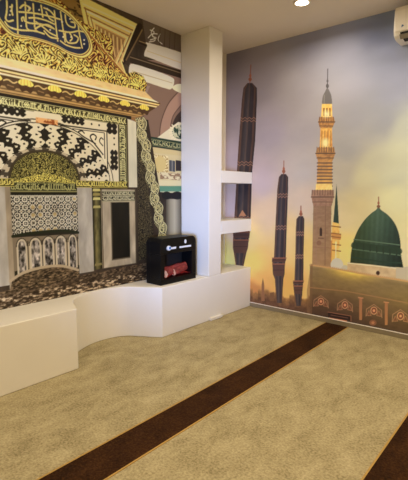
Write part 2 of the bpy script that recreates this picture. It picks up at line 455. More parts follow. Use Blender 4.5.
    bands = [(2.046, 2.102, (220, 180, 118)), (2.032, 2.05, (250, 222, 164)), (2.020, 2.034, (96, 66, 34)), (2.008, 2.022, (226, 186, 116)), (1.998, 2.010, (120, 84, 44)),
             (1.985, 2.0, (234, 200, 136)), (1.972, 1.987, (84, 58, 34)), (1.918, 1.975, (92, 64, 38)), (1.905, 1.92, (172, 132, 78)), (1.897, 1.906, (110, 78, 42)), (1.884, 1.898, (186, 142, 82)), (1.878, 1.885, (110, 78, 42)), (1.870, 1.879, (170, 128, 72))]
    for z0, z1, c in bands:
        rx0 = np.interp(z0, [p[0] for p in rgt[::-1]], [p[1] for p in rgt[::-1]]); rx1 = np.interp(z1, [p[0] for p in rgt[::-1]], [p[1] for p in rgt[::-1]])
        for mm in (None,):
            cv.wpoly([(2 * uc - rx0, z0), (rx0, z0), (rx1, z1), (2 * uc - rx1, z1)], lambda u, z, c=c: np.asarray(c, float) * (.92 + .16 * fbm(u / .05, z / .02, 7))[..., None])
    u = -1.18; k = 0
    while u > -3.2:                                       # acanthus leaves and dark bosses in turn
        if k % 2 == 0:
            cv.wpoly(spline([(u - .052, 1.975), (u - .05, 1.93), (u - .03, 1.905), (u, 1.915), (u + .03, 1.905), (u + .05, 1.93), (u + .052, 1.975)], 4, True), (84, 56, 34))
            cv.wpoly(spline([(u - .055, 1.962), (u - .035, 1.985), (u, 1.992), (u + .035, 1.985), (u + .055, 1.962), (u + .03, 1.945), (u, 1.952), (u - .03, 1.945)], 4, True), (244, 202, 84))
            for q in (-.03, -.01, .01, .03): cv.wstroke([(u + q, 1.985), (u + q * 1.2, 1.95)], .004, (190, 140, 50))
        else:
            cv.wpoly(spline([(u - .05, 1.96), (u - .03, 1.91), (u, 1.9), (u + .03, 1.91), (u + .05, 1.96), (u, 1.975)], 4, True), (92, 66, 40))
            cv.wstroke(spline([(u - .045, 1.955), (u - .015, 1.965), (u + .02, 1.95), (u + .045, 1.962)], 4), .009, (204, 164, 96))
            cv.wstroke([(u - .02, 1.93), (u + .02, 1.925)], .007, (150, 110, 64))
        u -= .107; k += 1
    cv.wpoly([(2 * uc + 1.16, 1.865), (-1.16, 1.865), (-1.27, 1.80), (-1.3, 1.845), (2 * uc + 1.3, 1.845)], (150, 104, 56))
    cv.wpoly([(-1.30, 1.82), (-1.18, 1.90), (-1.24, 1.80)], (112, 76, 44), **mk)
    cv.wpoly([(2 * uc + 1.33, 1.845), (-1.33, 1.845), (-1.33, 1.872), (2 * uc + 1.33, 1.872)], (40, 30, 22))
    # ---- frame of script round the arch field
    L, R_ = 2 * uc + 1.475, -1.475
    cv.wpoly([(2 * uc + 1.38, 1.26), (-1.38, 1.26), (-1.38, 1.85), (2 * uc + 1.38, 1.85)], BLK)
    inscription(cv, (2 * uc + 1.385, 1.818), (-1.385, 1.818), .058, (74, 64, 36), (216, 198, 128), 11, .017)
    inscription(cv, (-1.425, 1.79), (-1.425, 1.27), .075, (74, 66, 40), (214, 198, 134), 12, .018, mirror=uc)
    cv.wpoly([(L, 1.315), (R_, 1.315), (R_, 1.785), (L, 1.785)], CRM)
    # border blocks of the field, black and cream in turn
    def lobed(u0, z0, u1, z1, c, n=3, d=.014, **k):
        P = []
        for (a, b) in (((u0, z0), (u1, z0)), ((u1, z0), (u1, z1)), ((u1, z1), (u0, z1)), ((u0, z1), (u0, z0))):
            a, b = np.array(a), np.array(b); t = b - a; ln = np.linalg.norm(t); m = max(2, int(ln / .035)); nn = np.array([t[1], -t[0]]) / ln
            for q in range(m * 4):
                P.append(a + t * q / (m * 4) + nn * d * abs(math.sin(math.pi * q / 4)) - nn * d * .5)
        cv.wpoly(P, c, **k)
    def dots(P, c):
        for p in P: cv.wpoly([(p[0] + .0085 * math.cos(t), p[1] + .0085 * math.sin(t)) for t in np.arange(0, 6.28, .7)], c, **mk)
    lobed(-1.985, 1.742, -1.80, 1.79, BLK, **mk); lobed(-1.582, 1.705, -1.488, 1.785, BLK, **mk)
    lobed(-1.552, 1.415, -1.486, 1.57, BLK, **mk); lobed(-1.80, 1.32, -1.70, 1.345, BLK, **mk)
    dots([(-1.93, 1.767), (-1.85, 1.767), (-1.535, 1.745), (-1.518, 1.53), (-1.518, 1.46)], CRM); dots([(-1.66, 1.757), (-1.515, 1.62), (-1.73, 1.757), (-1.515, 1.67), (-1.60, 1.34), (-1.66, 1.345)], BLK)
    # voussoirs: rays of lobed black and cream blocks
    zc = 1.30
    def vous(u, z):
        x = u - uc; y = (z - zc) * 1.37; r = np.hypot(x, y); th = np.arctan2(x, np.maximum(y, 1e-4))
        n = 19; a = th * n / math.pi + .5
        lob = .34 * np.sin(math.pi * (r - .28) / .07) ** 2 - .17 + .30 * (np.floor((r - .28) / .07) % 2)
        k = np.floor(a + lob * np.where(x > 0, 1, -1)); f = a + lob * np.where(x > 0, 1, -1) - k
        even = (k % 2 == 0)
        col = np.where(even[..., None], np.array(BLK, float), np.array(CRM, float))
        rr = ((r - .28) / .07) % 1 - .5; aa = (f - .5) * math.pi / n * r / .07
        dot = np.hypot(rr, aa) < .13
        col = np.where(dot[..., None], np.where(even[..., None], np.array(CRM, float), np.array(BLK, float)), col)
        inner = r < .335
        st = (np.floor(th * 19 / math.pi + .5 + .35 * (np.floor((r - .27) / .02) % 2)) % 2)[..., None]
        col = np.where(inner[..., None], np.where(st == 0, np.array((78, 66, 52), float), np.array((188, 164, 128), float)), col)
        return col
    arch = [(uc + .575 * math.sin(t), zc + .425 * math.cos(t)) for t in np.linspace(-math.pi / 2, math.pi / 2, 60)]
    cv.wpoly(arch + [(uc + .575, 1.315), (uc - .575, 1.315)], vous)
    cv.wstroke(arch, .026, CRM); cv.wstroke([(uc + (p[0] - uc) * 1.028, zc + (p[1] - zc) * 1.028) for p in arch], .007, BLK)
    cv.wstroke([(uc + (p[0] - uc) * .972, zc + (p[1] - zc) * .972) for p in arch], .006, BLK)
    # spandrels: cream corner with black scrolls
    sp = [(-2.03, 1.722), (-1.585, 1.722), (-1.585, 1.40), (-1.61, 1.455), (-1.66, 1.535), (-1.73, 1.6), (-1.82, 1.657), (-1.92, 1.695)]
    cv.wpoly(sp, (222, 200, 162), **mk)
    cv.wstroke([(-2.02, 1.718), (-1.587, 1.718), (-1.587, 1.42)], .009, BLK, **mk)
    cv.wstroke([(-1.612, 1.70), (-1.612, 1.50)], .008, BLK, **mk); cv.wstroke([(-1.9, 1.702), (-1.612, 1.702)], .006, BLK, **mk)
    sc1 = [(-1.63, 1.53), (-1.70, 1.60), (-1.745, 1.655), (-1.72, 1.68), (-1.69, 1.665), (-1.70, 1.64)]
    cv.wstroke(spline(sc1, 6), .011, BLK, **mk)
    cv.wstroke(spline([(-1.70, 1.61), (-1.80, 1.65), (-1.85, 1.682), (-1.82, 1.695), (-1.80, 1.68)], 6), .010, BLK, **mk)
    cv.wstroke(spline([(-1.84, 1.675), (-1.93, 1.705), (-2.0, 1.712)], 5), .008, BLK, **mk)
    cv.wstroke(spline([(-1.63, 1.60), (-1.66, 1.63), (-1.645, 1.66), (-1.625, 1.65)], 5), .009, BLK, **mk)
    # keystone plaque
    cv.wpoly([(-2.2, 1.75), (-2.0, 1.75), (-2.0, 1.79), (-2.2, 1.79)], CRM); dots([], BLK)
    cv.wpoly([(-2.19, 1.712), (-2.02, 1.712), (-2.02, 1.748), (-2.19, 1.748)], lines_noise((150, 78, 34), (222, 158, 96), .02, .015, 5))
    # ---- half dome of the niche: gold tendrils
    hw = .262
    dome = [(uc + hw * math.sin(t), 1.285 + .225 * math.cos(t) ** .8) for t in np.linspace(-math.pi / 2, math.pi / 2, 40)]
    cv.wpoly([(uc + (p[0] - uc) * 1.07, 1.285 + (p[1] - 1.285) * 1.08) for p in dome], (70, 58, 40))
    cv.wpoly(dome, lambda u, z: scroll((30, 29, 18), (90, 80, 40), (184, 164, 84), .045)(u, z) * (1.06 - .9 * np.abs(u - uc)[..., None] - .9 * (z[..., None] - 1.30)))
    cv.wpoly(spline([(uc - .24, 1.30), (uc, 1.36), (uc + .24, 1.30), (uc + .2, 1.288), (uc, 1.305), (uc - .2, 1.288)], 6, True), scroll((48, 42, 20), (160, 138, 54), (228, 202, 96), .03))
    # ---- sides of the niche
    ML = (168, 152, 131)
    for a, b in ((-1.885, -1.745),):
        cv.wpoly([(a, .59), (b, .59), (b, 1.265), (a, 1.265)], marble(ML, .10, .05, 1), **mk)
    cv.wpoly([(-2.43, .56), (-2.385, .56), (-2.385, 1.265), (-2.43, 1.265)], marble((150, 128, 100), .10, .05, 1))
    cv.wpoly([(-1.30, .60), (-1.235, .60), (-1.235, 1.25), (-1.30, 1.25)], marble((70, 58, 46), .14, .05, 2), **mk)
    # niche interior
    nl, nr = -2.392, -1.868 - .012
    cv.wpoly([(nl, .55), (nr, .55), (nr, 1.29), (nl, 1.29)], (48, 42, 32))
    inscription(cv, (nl, 1.262), (nr, 1.262), .058, (44, 44, 26), (176, 164, 100), 21, .018)
    cv.wpoly([(nl, 1.226), (nr, 1.226), (nr, 1.234), (nl, 1.234)], (150, 134, 80))
    cv.wpoly([(nl, 1.205), (nr, 1.205), (nr, 1.226), (nl, 1.226)], (34, 34, 24))
    def mosaic(u, z):
        s = .056; x = (u / s); y = (z / s)
        X = x - np.round(x); Y = y - np.round(y); r = np.hypot(X, Y); th = np.arctan2(Y, X)
        v = np.cos(8 * th) * .5 * np.clip(1 - r, 0, 1) + np.cos(2 * math.pi * r * 3.2)
        w = np.cos(2 * math.pi * (x + y) * 2) * np.cos(2 * math.pi * (x - y) * 2)
        c = ramp(v + w * .8, [(-.7, (38, 32, 28)), (-.25, (60, 50, 44)), (-.05, (206, 190, 160)), (.9, (222, 206, 178)), (1.2, (150, 128, 96))])
        star = (hash2(np.round(x), np.round(y)) > .65) & (r < .22)
        return np.where(star[..., None], np.array((176, 146, 92), float), c)
    mz = .93
    cv.wpoly([(nl, mz), (uc - .12, mz + .012), (uc + .12, mz + .012), (nr, mz - .01), (nr, 1.205), (nl, 1.205)], mosaic)
    cv.wstroke([(nl, 1.2), (nr, 1.2)], .007, (196, 180, 150))
    cv.wstroke(spline([(nl, mz - .006), (uc - .12, mz + .008), (uc + .12, mz + .008), (nr, mz - .016)], 5), .02, (42, 46, 30))
    # arcade of five marble panels
    lo = lambda u: .60 + .075 * max(0, 1 - ((u - uc) / .26) ** 2) - (.03 if u > 0 else 0)
    cv.wpoly([(nl, .68), (uc, .70), (nr, .66), (nr, .905), (nl, .915)], (128, 108, 84))
    for k in range(5):
        u0 = nl + .012 + k * (nr - nl - .012) / 5; w_ = (nr - nl) / 5 - .006; wl = w_ * (.80 if k in (0, 4) else .95); c_ = u0 + w_ / 2
        P = [(c_ - wl / 2, .64)] + [(c_ - wl / 2 * math.cos(t), .85 + .055 * math.sin(t)) for t in np.linspace(0, math.pi, 9)] + [(c_ + wl / 2, .64)]
        cv.wpoly(P, (188, 166, 134))
        Q = [(c_ + (p[0] - c_) * .68, min(p[1] - .012, .885)) for p in P]
        cv.wpoly(Q, marble((116, 103, 90), .8, .018, 30 + k, 1.6))
        cv.wstroke(P[1:-1], .006, (60, 50, 38))
        cv.wstroke([(c_ + wl / 2 + .006, .66), (c_ + wl / 2 + .006, .88)], .008, (64, 52, 40)); cv.wstroke([(c_ + wl / 2 + .012, .66), (c_ + wl / 2 + .012, .86)], .006, (176, 150, 114))
    # niche floor and rough plinth
    cv.poly([(10, 290), (12, 281), (24, 273), (44, 267), (62, 266), (78, 269), (80, 276), (150, 262), (150, 284), (-30, 322), (-30, 298)], marble((88, 70, 50), .7, .018, 6, .4))
    cv.curve([(10, 281), (24, 272.5), (44, 267), (62, 266), (78, 270)], .02, (172, 146, 112))
    def rough(u, z):
        n = fbm(u / .024, z / .010, 14, 4); n2 = fbm(u / .09, z / .02, 15, 3)
        return ramp(n * .7 + n2 * .3, [(.30, (44, 34, 25)), (.50, (76, 59, 42)), (.58, (116, 92, 67)), (.70, (196, 166, 128))])
    zl = lambda u: .53
    cv.wpoly([(-4.5, .42), (-.70, .42), (-.70, .60), (-1.6, .575), (-1.9, .56), (-2.2, .545), (-2.45, .535), (-4.5, .53)], lambda u, z: mixc(marble((84, 66, 48), .6, .018, 6, .4)(u, z), rough(u, z), .35 + (.54 - z) / .06))
    # green and gold colonnettes
    cv.wpoly([(-1.742, .60), (-1.66, .60), (-1.66, 1.26), (-1.742, 1.26)], lambda u, z: ramp((u + 1.742) / .082, [(0, (40, 36, 22)), (.35, (120, 104, 60)), (.6, (96, 86, 50)), (1, (36, 32, 20))]) * (.75 + .5 * fbm(u / .02, z / .05, 3))[..., None], **mk)
    for z0, c in ((1.235, (190, 170, 96)), (1.2, (150, 130, 70)), (1.165, (196, 176, 104)), (1.10, (170, 150, 86)), (.63, (130, 112, 66))):
        cv.wpoly([(-1.738, z0), (-1.664, z0), (-1.67, z0 + .02), (-1.732, z0 + .02)], c, **mk)
    # right-hand marble frame with dark panel
    cv.wpoly([(-1.66, .60), (-1.295, .60), (-1.295, 1.25), (-1.66, 1.25)], marble((168, 146, 116), .12, .05, 8), **mk)
    cv.wstroke([(-1.652, .6), (-1.652, 1.25)], .010, (92, 76, 56), **mk); cv.wstroke([(-1.30, .6), (-1.30, 1.25)], .010, (92, 76, 56), **mk)
    cv.wpoly([(-1.565, .655), (-1.365, .655), (-1.365, 1.145), (-1.565, 1.145)], (92, 78, 58), **mk)
    cv.wpoly([(-1.553, .665), (-1.372, .665), (-1.372, 1.14), (-1.553, 1.14)], marble((38, 33, 24), .12, .06, 2), **mk)
    inscription(cv, (-1.65, 1.195), (-1.305, 1.195), .085, (44, 40, 28), (200, 184, 136), 31, .03, mirror=uc)
    inscription(cv, (-1.645, 1.215), (-1.31, 1.215), .036, (52, 46, 32), (206, 190, 146), 33, .016, mirror=uc, wd=.005)
    inscription(cv, (-1.645, 1.175), (-1.31, 1.175), .036, (52, 46, 32), (206, 190, 146), 34, .016, mirror=uc, wd=.005)
    # lower script bars
    inscription(cv, (-1.885, 1.29), (-1.385, 1.29), .05, (60, 50, 22), (222, 196, 96), 41, .018, mirror=uc)
    # white pilaster strip at the right edge of the field
    cv.wpoly([(-1.372, 1.27), (-1.275, 1.27), (-1.275, 1.83), (-1.372, 1.845)], marble((206, 190, 158), .06, .08, 5), **mk)
    cv.wstroke([(-1.372, 1.27), (-1.372, 1.83)], .006, (110, 90, 60), **mk)
    # gilded scroll lattice running down beside it
    cv.wpoly([(-1.27, .62), (-1.06, .62), (-1.14, 1.25), (-1.21, 1.84), (-1.275, 1.84)], scroll((30, 25, 20), (56, 47, 36), (98, 84, 58), .05), **mk)
    A = np.array(on((139, 118), 0, 0)[1:]); Bq = np.array(on((163, 238), 0, 0)[1:]); dd = Bq - A; nn = np.array([dd[1], -dd[0]]); nn /= np.linalg.norm(nn)
    if nn[0] < 0: nn = -nn
    fl = [A + dd * t + nn * (-.055 + .018 * math.sin(t * 36)) for t in np.linspace(0, 1, 60)] + [A + dd * t + nn * (.06 + .018 * math.sin(t * 36)) for t in np.linspace(1, 0, 60)]
    cv.wpoly([tuple(p) for p in fl], scroll((40, 32, 22), (120, 104, 66), (206, 190, 136), .042), **mk)
    for off, ph, am in ((.045, 0, .028), (-.035, .5, .026), (.01, math.pi, .036)):
        P = [A + dd * t + nn * (off + am * math.sin(t * 36 + ph)) for t in np.linspace(0, 1, 110)]
        cv.wstroke(P, .017, (58, 48, 32), **mk); cv.wstroke(P, .009, (208, 192, 142), **mk)
    for k in range(12):
        c0 = A + dd * (.045 + k * .0873)
        cv.wstroke([c0 + nn * .01 + np.array((.024 * math.cos(a), .03 * math.sin(a))) for a in np.arange(0, 6.6, .5)], .007, (206, 186, 124), **mk)
    return cv


def paint_mosque():
    us = np.concatenate([np.arange(0.0, 2.12, .0044), np.arange(2.12, 3.9, .013), [3.9]])
    zs = np.append(np.arange(.045, H, .0044), H)
    cv = Canvas(us, zs, lambda p: (float(on(p, 1, 0.0)[0]), float(on(p, 1, 0.0)[2])))
    U, Z = cv.U, cv.Z
    # sky: colours spread between known spots
    S = [((225, 58), (126, 113, 114)), ((226, 110), (150, 134, 138)), ((232, 160), (174, 154, 162)), ((228, 210), (194, 168, 172)), ((236, 235), (228, 178, 154)), ((252, 236), (232, 196, 132)), ((256, 262), (236, 190, 104)), ((228, 255), (255, 190, 122)),
         ((262, 276), (216, 158, 88)), ((256, 292), (170, 112, 66)), ((285, 283), (218, 162, 84)), ((262, 80), (146, 131, 131)), ((270, 130), (172, 154, 156)), ((262, 180), (196, 170, 168)), ((268, 215), (220, 184, 150)), ((290, 235), (228, 188, 124)),
         ((300, 45), (140, 128, 126)), ((300, 90), (164, 149, 144)), ((305, 130), (174, 158, 153)), ((308, 170), (192, 174, 162)), ((306, 200), (214, 184, 158)), ((308, 250), (232, 190, 110)), ((345, 60), (158, 145, 138)), ((345, 90), (172, 157, 148)),
         ((352, 120), (168, 155, 146)), ((346, 150), (170, 157, 146)), ((345, 175), (194, 175, 150)), ((345, 215), (222, 194, 142)), ((346, 245), (236, 200, 116)), ((380, 35), (124, 117, 116)), ((385, 60), (152, 142, 136)), ((390, 90), (166, 154, 146)),
         ((384, 120), (168, 156, 144)), ((405, 120), (192, 179, 150)), ((372, 160), (194, 177, 146)), ((402, 150), (212, 196, 150)), ((366, 180), (212, 191, 146)), ((392, 178), (206, 192, 152)), ((392, 200), (224, 206, 150)), ((405, 230), (228, 206, 144)), ((360, 205), (222, 195, 140)), ((460, 100), (180, 168, 152)), ((470, 200), (224, 206, 150)), ((460, 40), (138, 130, 128)), ((520, 120), (190, 176, 150)), ((560, 220), (216, 190, 140))]
    num = np.zeros(cv.img.shape); den = np.zeros(U.shape)
    wu = U + .05 * (fbm(U * 5, Z * 5, 21) - .5); wz = Z + .10 * (fbm(U * 4, Z * 6, 22) - .5)
    for q, c in S:
        u0, z0 = cv.tr(q); d2 = ((wu - u0) / 1.0) ** 2 + ((wz - z0) / 1.0) ** 2
        w = 1 / (d2 + .004) ** 1.7; num += w[..., None] * np.array(c, float); den += w
    cv.img = num / den[..., None]
    cl = fbm(U * 3.2 + .8 * fbm(U * 2, Z * 2, 40), Z * 6, 30, 5)
    cv.img *= (1 + .09 * (cl - .5))[..., None]
    # bright cumulus edge at right
    ce = fbm(U * 7, Z * 7, 33, 4)
    cv.blob([(352, 182), (358, 166), (372, 150), (386, 142), (394, 126), (412, 112), (440, 112), (440, 180), (400, 176), (370, 186)], (222, 206, 158), a=.4, soft=.08)
    cv.blob([(318, 62), (350, 60), (392, 58), (410, 52), (410, 80), (372, 92), (330, 96)], (176, 162, 152), a=.3, soft=.3)  # soft paler patch across the upper sky
    # hazy town along the horizon
    hz = -.055 + np.interp(U, *zip(*[cv.tr(p) for p in ((226, 283), (252, 287), (262, 288), (275, 290), (290, 293), (310, 293), (330, 296))])) + .02 * (vnoise(U * 40, U * 0, 3) - .5) + .035 * (vnoise(U * 14, U * 0, 4) > .6)
    m = np.clip((hz - Z) / .02 + .5, 0, 1) * (U < 1.12)
    town = mixc((150, 104, 62), (92, 62, 46), (hz - Z) / .10) * (.8 + .4 * fbm(U * 40, Z * 40, 8))[..., None]
    cv.img = cv.img * (1 - m[..., None]) + town * m[..., None]
    cv.poly([(261.4, 301), (261.8, 284), (263, 278), (264.2, 284), (264.8, 301)], (128, 86, 60))
    cv.poly([(270, 301), (270, 293), (274, 292), (274, 301)], (112, 76, 52))
    # ---- furled court parasols (dark shafts with copper bands)
    def parasol(tip, prof, bands, foot):
        """prof: rows (y, left x, right x)"""
        Lf = [(a, y) for y, a, b in prof]; Rt = [(b, y) for y, a, b in prof][::-1]
        def shade(u, z):
            yy = np.array([cv.tr(((a + b) / 2, y)) for y, a, b in prof]); ll = np.array([cv.tr((a, y))[0] for y, a, b in prof]); rr = np.array([cv.tr((b, y))[0] for y, a, b in prof])
            o = np.argsort(yy[:, 1]); l = np.interp(z, yy[o, 1], ll[o]); r = np.interp(z, yy[o, 1], rr[o]); t = (u - l) / np.maximum(r - l, .01)
            c = ramp(t, [(0, (84, 58, 50)), (.10, (98, 70, 58)), (.2, (58, 49, 50)), (.38, (72, 62, 63)), (.48, (92, 72, 64)), (.54, (60, 51, 53)), (.75, (52, 44, 47)), (.84, (92, 64, 54)), (.92, (62, 47, 45)), (1, (46, 38, 40))])
            return c * (.88 + .24 * fbm(u * 60, z * 12, 4))[..., None]
        cv.poly(Lf + Rt, shade)
        t = np.array(tip); b = np.array(((prof[0][1] + prof[0][2]) / 2, prof[0][0]))
        cv.stroke([t, b], .010, (150, 84, 62)); m_ = t * .4 + b * .6
        cv.ell(m_, 1.1, 2.0, (170, 96, 70)); cv.ell(t * .2 + b * .8, 1.7, 1.8, (150, 86, 62))
        for y, x0, x1 in bands:
            for q in (0, 1):
                n = 7; P = [(x0 + (x1 - x0) * k / n, y + q * 2.6 + (1.2 if k % 2 else -.6) + (x1 - x0) * .0) for k in range(n + 1)]
                cv.stroke(P, .007, (150, 106, 84))
        for y0, y1, l0, r0, l1, r1 in foot:
            cv.poly([(l0, y0), (r0, y0), (r1, y1), (l1, y1)], (86, 58, 50)); cv.stroke([(l0, y0), (r0, y0)], .010, (150, 92, 66)); cv.stroke([(l0 + (l1 - l0) * .5, (y0 + y1) / 2), (r0 + (r1 - r0) * .5, (y0 + y1) / 2)], .006, (60, 38, 34))
    parasol((251, 65), [(83, 247.5, 252.5), (88, 243.5, 257), (100, 242, 257), (140, 239, 255.3), (171, 237, 252.3), (216, 234.6, 250.8), (232, 233.4, 249.6), (248, 233, 248), (253, 234, 246.4), (266, 236, 243.6)],
            [(118, 240.8, 256), (162, 237.8, 252.6), (217, 235.4, 250)], [(232, 238, 233.2, 250, 233.4, 249.4), (240, 253, 233.4, 249, 234.2, 246.4)])
    cv.poly([(239, 216), (242.5, 210), (246.5, 216)], (176, 120, 88))
    parasol((284, 161), [(174, 281.6, 286), (177, 279, 288.2), (189, 277.4, 288.2), (220, 275.8, 287), (256, 274.2, 286), (262, 272.4, 285.2), (274, 273, 284.6), (279, 275, 283.4), (303, 276.6, 282)],
            [(194, 277.4, 288), (226, 275.6, 286.8)], [(258, 262, 272.4, 286.4, 272, 285.4), (264, 276, 272.4, 285, 274, 284)])
    parasol((301, 206), [(216, 299, 303), (219, 296.6, 304.4), (228, 296, 304.2), (255, 295.4, 303.6), (280, 294.6, 303.4), (285, 293.4, 303), (293, 294.2, 302.4), (306, 296, 301)],
            [(232, 296, 304), (255, 295.4, 303.6)], [(281, 284, 293.4, 303.8, 293.2, 303), (286, 294, 293.6, 302.8, 295, 302)])
    # ---- second minaret behind
    cv.poly([(336.6, 184), (335, 204), (333.2, 224), (339, 226), (338, 206)], (54, 66, 54))
    cv.poly([(332.6, 222), (339.6, 223.6), (339.2, 266), (331, 264)], lambda u, z: mixc((255, 218, 124), (222, 150, 66), fbm(u * 50, z * 30, 2)))
    cv.poly([(331, 233), (341.4, 234.6), (340.6, 240), (332, 239)], (206, 142, 76))
    for y in (226, 233, 236.5, 244, 250): cv.stroke([(331.6, y), (340.6, y + 1.2)], .010, (150, 96, 54))
    cv.stroke([(331.4, 241), (331, 262)], .012, (196, 130, 70)); cv.stroke([(336, 242), (335.8, 258)], .010, (255, 232, 160))
    cv.ell((337, 266), 6.5, 8, (206, 190, 166)); cv.ell((345, 270), 4, 5, (196, 178, 150))
    # ---- main minaret
    WARM = lambda a, b, k=2: (lambda u, z: mixc(a, b, fbm(u * 55, z * 45, k)))
    cv.stroke([(327.8, 69), (327.4, 92)], .008, (84, 74, 70)); cv.ell((327.6, 81), 1.0, 1.5, (96, 84, 78)); cv.ell((327.5, 86), 1.5, 2.2, (92, 82, 76))
    cv.blob([(327.4, 88), (330, 92), (331.6, 97), (331.4, 105), (322.8, 105), (322.8, 97), (325, 92)], (116, 104, 94))
    cv.stroke([(324.4, 95), (324.2, 104)], .006, (150, 136, 120))
    cv.poly([(322, 104), (332, 104), (332.6, 118), (321, 118)], WARM((255, 226, 140), (246, 166, 62)))
    for x in (324, 327, 330): cv.poly([(x - .8, 108), (x + .8, 108), (x + .8, 116), (x - .8, 116)], (150, 90, 40))
    cv.poly([(319.4, 117), (334, 117), (335, 122), (332.4, 128), (320, 128), (318.4, 122)], WARM((226, 160, 86), (150, 96, 58), 4))
    for k in range(7): cv.stroke([(319.6 + k * 2.3, 117), (319.6 + k * 2.3, 121)], .006, (104, 74, 56))
    cv.stroke([(318.6, 122), (335, 122)], .010, (96, 70, 54)); cv.stroke([(319.6, 126), (333, 126)], .007, (90, 66, 50))
    cv.poly([(320.6, 128), (332.2, 128), (332.4, 148), (319.6, 148)], WARM((255, 204, 106), (214, 132, 58), 5))
    for x in (322, 325, 328, 331): cv.stroke([(x, 131), (x - .3, 146)], .008, (176, 112, 60))
    cv.ell((325.4, 143), 3.4, 4.6, (255, 236, 160), a=.9, soft=.04); cv.ell((326.6, 114), 3, 3, (255, 242, 180), a=.8, soft=.04)
    cv.poly([(317, 147.4), (334.4, 147.4), (335.2, 154), (332.6, 161), (318, 161), (315.8, 154)], WARM((224, 160, 90), (146, 98, 62), 6))
    for k in range(8): cv.stroke([(317 + k * 2.4, 147), (317 + k * 2.4, 152)], .006, (104, 76, 60))
    cv.stroke([(315.8, 153.4), (335.2, 153.4)], .010, (98, 72, 58)); cv.stroke([(317, 158), (333.6, 158)], .008, (96, 72, 58))
    cv.poly([(318, 160), (332.2, 160), (332.2, 190), (316.4, 190)], lambda u, z: mixc(mixc((170, 122, 80), (236, 166, 84), fbm(u * 40, z * 20, 7)), (255, 196, 96), (1.42 - z) * 4))
    for k in range(8): cv.stroke([(317.4, 163 + k * 3.3), (332.4, 163 + k * 3.3)], .012, (112, 84, 68))
    cv.poly([(316.2, 184), (332.2, 184), (332.4, 191), (315.4, 191)], WARM((255, 226, 140), (246, 186, 92), 8))
    tw = lambda u, z: mixc(mixc((166, 128, 98), (128, 95, 72), fbm(u * 25, z * 60, 3)), (186, 138, 84), (1.28 - z) * .6)
    cv.poly([(313.6, 196), (331.6, 196), (330.6, 272), (312.2, 268)], tw)
    cv.poly([(311.8, 190), (333.8, 190), (334, 197), (331.8, 206), (313.4, 206), (311.4, 197)], WARM((186, 140, 108), (140, 100, 78), 9))
    for k in range(9): cv.stroke([(312.4 + k * 2.6, 190), (312.2 + k * 2.6, 195)], .006, (118, 84, 66))
    cv.stroke([(311.4, 197), (334, 197)], .011, (112, 80, 64)); cv.stroke([(312.6, 202), (332.6, 202)], .008, (120, 86, 68))
    cv.stroke([(325.6, 206), (325, 270)], .008, (136, 98, 74)); cv.stroke([(317, 206), (316.2, 268)], .006, (160, 118, 90))
    cv.poly([(319.8, 236), (319.8, 229), (321, 227), (322.2, 229), (322.2, 236)], (62, 42, 36)); cv.stroke([(318.6, 238), (323.4, 238.4)], .010, (118, 82, 62))
    cv.ell((319, 243), 2.4, 2.4, (140, 98, 72)); cv.stroke([(313, 214), (331.4, 214)], .007, (150, 110, 84)); cv.stroke([(313, 247), (331, 248)], .007, (150, 108, 80))
    # ---- green dome on its pale drum
    cv.poly([(347.6, 262), (404, 268), (409, 281), (347, 276)], lambda u, z: mixc((226, 190, 142), (180, 142, 100), fbm(u * 20, z * 20, 3)))
    cv.stroke([(347.6, 263), (405, 269)], .010, (238, 206, 160)); cv.poly([(396, 268), (412, 266), (412, 282), (396, 278)], (190, 166, 136))
    cv.ell((378, 273), 1.9, 2.2, (70, 46, 36))
    dome = spline([(350.3, 262.6), (351.3, 252), (353.6, 241), (358, 230), (364.6, 220), (371.4, 213.2), (376.4, 209.6), (378.5, 206), (381, 209.8), (387.6, 214.6), (394, 222), (398.2, 231), (400.4, 242), (401, 254), (403.4, 267.4)], 4) + [(390, 267), (372, 264.6)]
    dl, dr = cv.tr((352, 250))[0], cv.tr((402, 250))[0]
    def green(u, z):
        t = (u - dl) / (dr - dl); c = ramp(t, [(0, (66, 74, 48)), (.25, (66, 82, 58)), (.5, (74, 91, 72)), (.75, (58, 74, 60)), (1, (42, 52, 44))])
        rib = .96 + .04 * np.cos((t - .5) * 62); lowz = np.clip((z - .62) / .45, 0, 1)
        return c * (rib * (.78 + .34 * lowz))[..., None] * (.94 + .12 * fbm(u * 40, z * 40, 6))[..., None]
    cv.poly(dome, green)
    cv.blob([(353.6, 242), (368, 243.6), (384, 245.6), (400, 247.6), (400.6, 254), (384, 252), (368, 250), (352.4, 248)], (46, 60, 44), a=.8)
    cv.curve([(354, 239.4), (368, 241), (384, 243), (400, 245)], .009, (96, 112, 84)); cv.curve([(352.6, 249), (370, 251.4), (386, 253.4), (401, 255.4)], .010, (88, 104, 78))
    for k in range(7):
        x = 357 + k * 6.6; y = 243.6 + k * 1.1
        cv.stroke([(x, y), (x, y + 5)], .012, (44, 54, 42))
    cv.curve([(352, 257), (370, 260), (386, 262), (402, 263)], .012, (44, 60, 46))
    cv.stroke([(378.6, 197), (378.6, 208)], .008, (146, 90, 64)); cv.ell((378.6, 203), 1.1, 1.6, (160, 96, 68)); cv.ell((378.6, 206.4), 1.8, 1.4, (130, 84, 60))
    # ---- mosque wall
    wt = [(310, 265), (332, 268), (358, 273), (384, 277.5), (408, 281.5), (470, 293), (600, 318)]
    low = [(600, 420), (408, 345), (346, 330), (310, 320)]
    uv = np.array([cv.tr(p) for p in wt])
